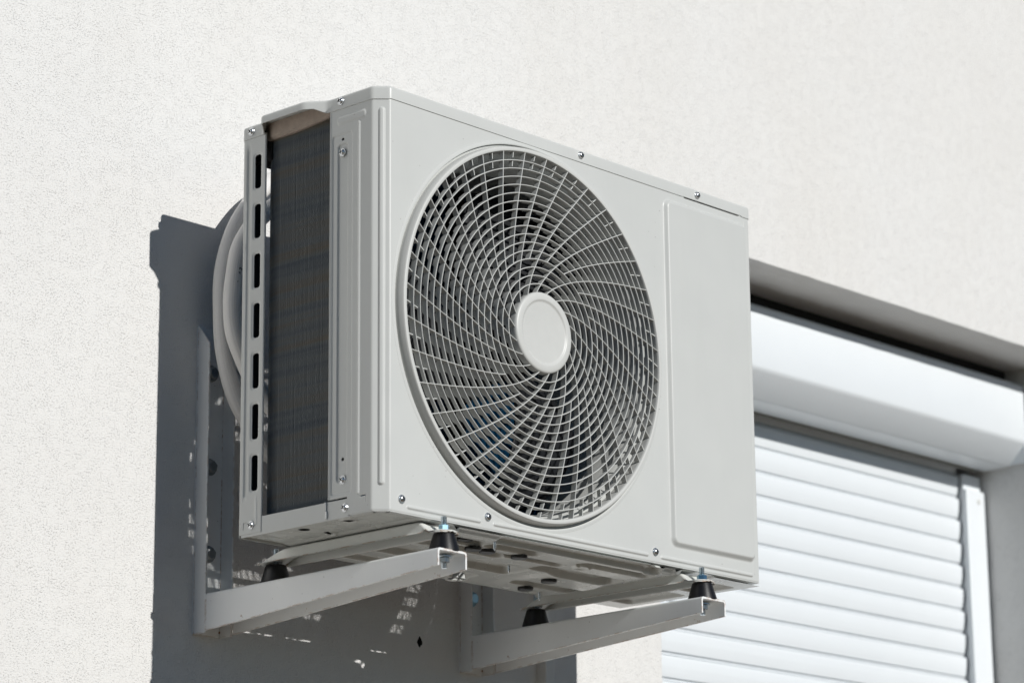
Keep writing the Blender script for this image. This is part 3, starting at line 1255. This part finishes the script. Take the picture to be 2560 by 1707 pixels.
mb.lathe([(.030, 0), (.046, -.004), (.048, -.012), (.048, -.060), (.030, -.066)], (FX, -.305, FZ), 'y', 32)
mb.box(FX - .07, FX - .045, -.236, -.222, .012, .53)
mb.box(FX + .045, FX + .07, -.236, -.222, .012, .53)
mb.box(FX - .075, FX + .075, -.243, -.236, FZ - .05, FZ + .05)
mb.build('fan_motor', DARK, AC, bev=.001)

# grille ----------------------------------------------------------------
DOME = .0090
LIP = .0096


def gy(r):                      # y of the grille face at radius r
    return -F - LIP - DOME * (1 - (min(r, .247) / .247) ** 2)


def th_of(r):
    L = math.log(.247 / r)
    return R(22.5 * L + 10 * L * L)


mb = MB()
mb.lathe([(.2546, -.0060), (.2546, .0005), (.2542, .0030), (.2537, .0060), (.2532, .0085), (.2529, .0096), (.2522, .0104), (.2510, .0108), (.2490, .0109), (.2476, .0105), (.2468, .0095), (.2464, .0070),
          (.2460, -.006), (.2480, -.006), (.2546, -.0060)], (FX, -F, FZ), 'y', 200, mat=1)
# concentric rings, each deeper on one part of every cell
rings_r = [.0660 + .01125 * k for k in range(16)]
NSEG = 288
for r in rings_r:
    hw = .00068
    yf = gy(r)
    off = th_of(r) + R(25.0)
    secs = []
    spc = 20 if r < .104 else 10
    for k in range(NSEG):
        a = 2 * math.pi * k / NSEG
        ph = (math.degrees(a - off) % spc) / spc
        dp = .0096 if ph < .44 else .0058
        ca, sa = math.cos(a), math.sin(a)
        q = []
        for rr, yy in ((r - hw, yf + .0005), (r - hw * .4, yf), (r + hw * .4, yf), (r + hw, yf + .0005), (r + hw * 1.05, yf + dp * .8), (r + hw * .7, yf + dp), (r - hw * .7, yf + dp), (r - hw * 1.05, yf + dp * .8)):
            q.append((FX + rr * ca, yy, FZ + rr * sa))
        secs.append(q)
    secs.append(secs[0])
    mb.loft(secs, caps=False)
# swept spokes
for k in range(36):
    r0 = .052 if k % 2 == 0 else .0996
    a0 = R(25.0 + 10 * k)
    n = 40
    hw = .00066
    secs = []
    for i in range(n + 1):
        r = r0 + (.2472 - r0) * i / n
        a = a0 + th_of(r)
        a2 = a0 + th_of(r + .0005)
        p = np.array([r * math.cos(a), r * math.sin(a)])
        tq = np.array([(r + .0005) * math.cos(a2), (r + .0005) * math.sin(a2)]) - p
        tq /= np.linalg.norm(tq)
        nn = np.array([-tq[1], tq[0]])
        yf = gy(r) - .0002
        q = []
        for s_, yy in ((-hw, yf + .0005), (-hw * .4, yf), (hw * .4, yf), (hw, yf + .0005), (hw * .85, yf + .0086), (-hw * .85, yf + .0086)):
            q.append((FX + p[0] + nn[0] * s_, yy, FZ + p[1] + nn[1] * s_))
        secs.append(q)
    mb.loft(secs)
    # short teeth half way between the spokes at the rim
    for ra, rb in ((.2385, .2470), (.2262, .2345)):
        secs = []
        for i in range(4):
            r = ra + (rb - ra) * i / 3
            a = a0 + R(5) + th_of(r)
            p = np.array([r * math.cos(a), r * math.sin(a)])
            nn = np.array([-p[1], p[0]]) / r
            yf = gy(r) + .0018
            q = [(FX + p[0] + nn[0] * s_, yy, FZ + p[1] + nn[1] * s_) for s_, yy in ((-.0006, yf), (.0006, yf), (.0006, yf + .006), (-.0006, yf + .006))]
            secs.append(q)
        mb.loft(secs)
GR = mb.build('fan_grille', PLASTIC, AC, sharp=30)
mb = MB()
yh = -gy(.052) - F
mb.lathe([(.0, .0012), (.0400, .0012), (.0418, .0014), (.0430, .0022), (.0440, .0030), (.0452, .0032), (.0515, .0026), (.0536, .0018), (.0546, .0002), (.0550, -.0025), (.0550, -.0085), (.030, -.0090), (0, -.009)],
         (FX, -F - yh, FZ), 'y', 96, mat=1)
mb.build('hub_cap', PLASTIC, GR, sharp=50)
# small clip at the rim on the service-cover side
mb = MB()
a = R(-12)
mb.box(FX + .2455, FX + .2515, -F - .0100, -F - .0030, FZ - .0420, FZ - .0405)
mb.box(FX + .2440, FX + .2490, -F - .0090, -F - .0030, FZ - .0600, FZ - .0585)
mb.build('clip', PLASTIC, GR)


# screws -----------------------------------------------------------------
def screw(p, axis, spin, flange=.0057):
    mb = MB()
    pr = [(flange, 0), (flange, .0009), (flange * .93, .0014), (.0046, .0015), (.0045, .0023), (.0039, .0034), (.0024, .0041), (0, .0043)]
    mb.lathe(pr, p, axis, 28, mat=1)
    c, s_ = math.cos(spin), math.sin(spin)
    for q in (0, 1):
        dx, dz = ((c, s_), (-s_, c))[q]
        l, wd = .0028, .00072
        h0, h1 = .0028, .00436 + .00006 * q
        quad = [(-l, -wd), (l, -wd), (l, wd), (-l, wd)]
        rings = []
        for hh, sc in ((h0, 1), (h1, 1)):
            ring = []
            for a_, b_ in quad:
                e1, e2 = a_ * dx - b_ * dz, a_ * dz + b_ * dx
                if axis == 'y':
                    ring.append((p[0] + e1, p[1] - hh, p[2] + e2))
                else:
                    ring.append((p[0] - hh, p[1] - e1, p[2] + e2))
            rings.append(ring)
        mb.loft(rings, mi=1)  # raised dark bars stand in for the shaded cross recess
    return mb.build('screw', [SCREWM, DARK], AC, sharp=40)


fy = -F
for (x, z), sp in zip(((.0362, .0179), (.1924, .0172), (.5251, .0154)), (.5, .9, .2)):
    screw((x, fy, z), 'y', sp)
for (x, z), sp in zip(((.383, .5468), (.6341, .5457)), (.3, 1.1)):
    screw((x, fy - .0012, z), 'y', sp, .0053)
screw((.0020, -.3535, .4779), 'x', .2)
screw((.0020, -.3564, .0475), 'x', .9)
screw((.0004, -.3621, .0112), 'x', .5)
screw((-.0012, -.3529, .5468), 'x', .3)
screw((-.0012, -.1825, .5455), 'x', .8)
screw((0, -.1898, .0132), 'x', 1.2)
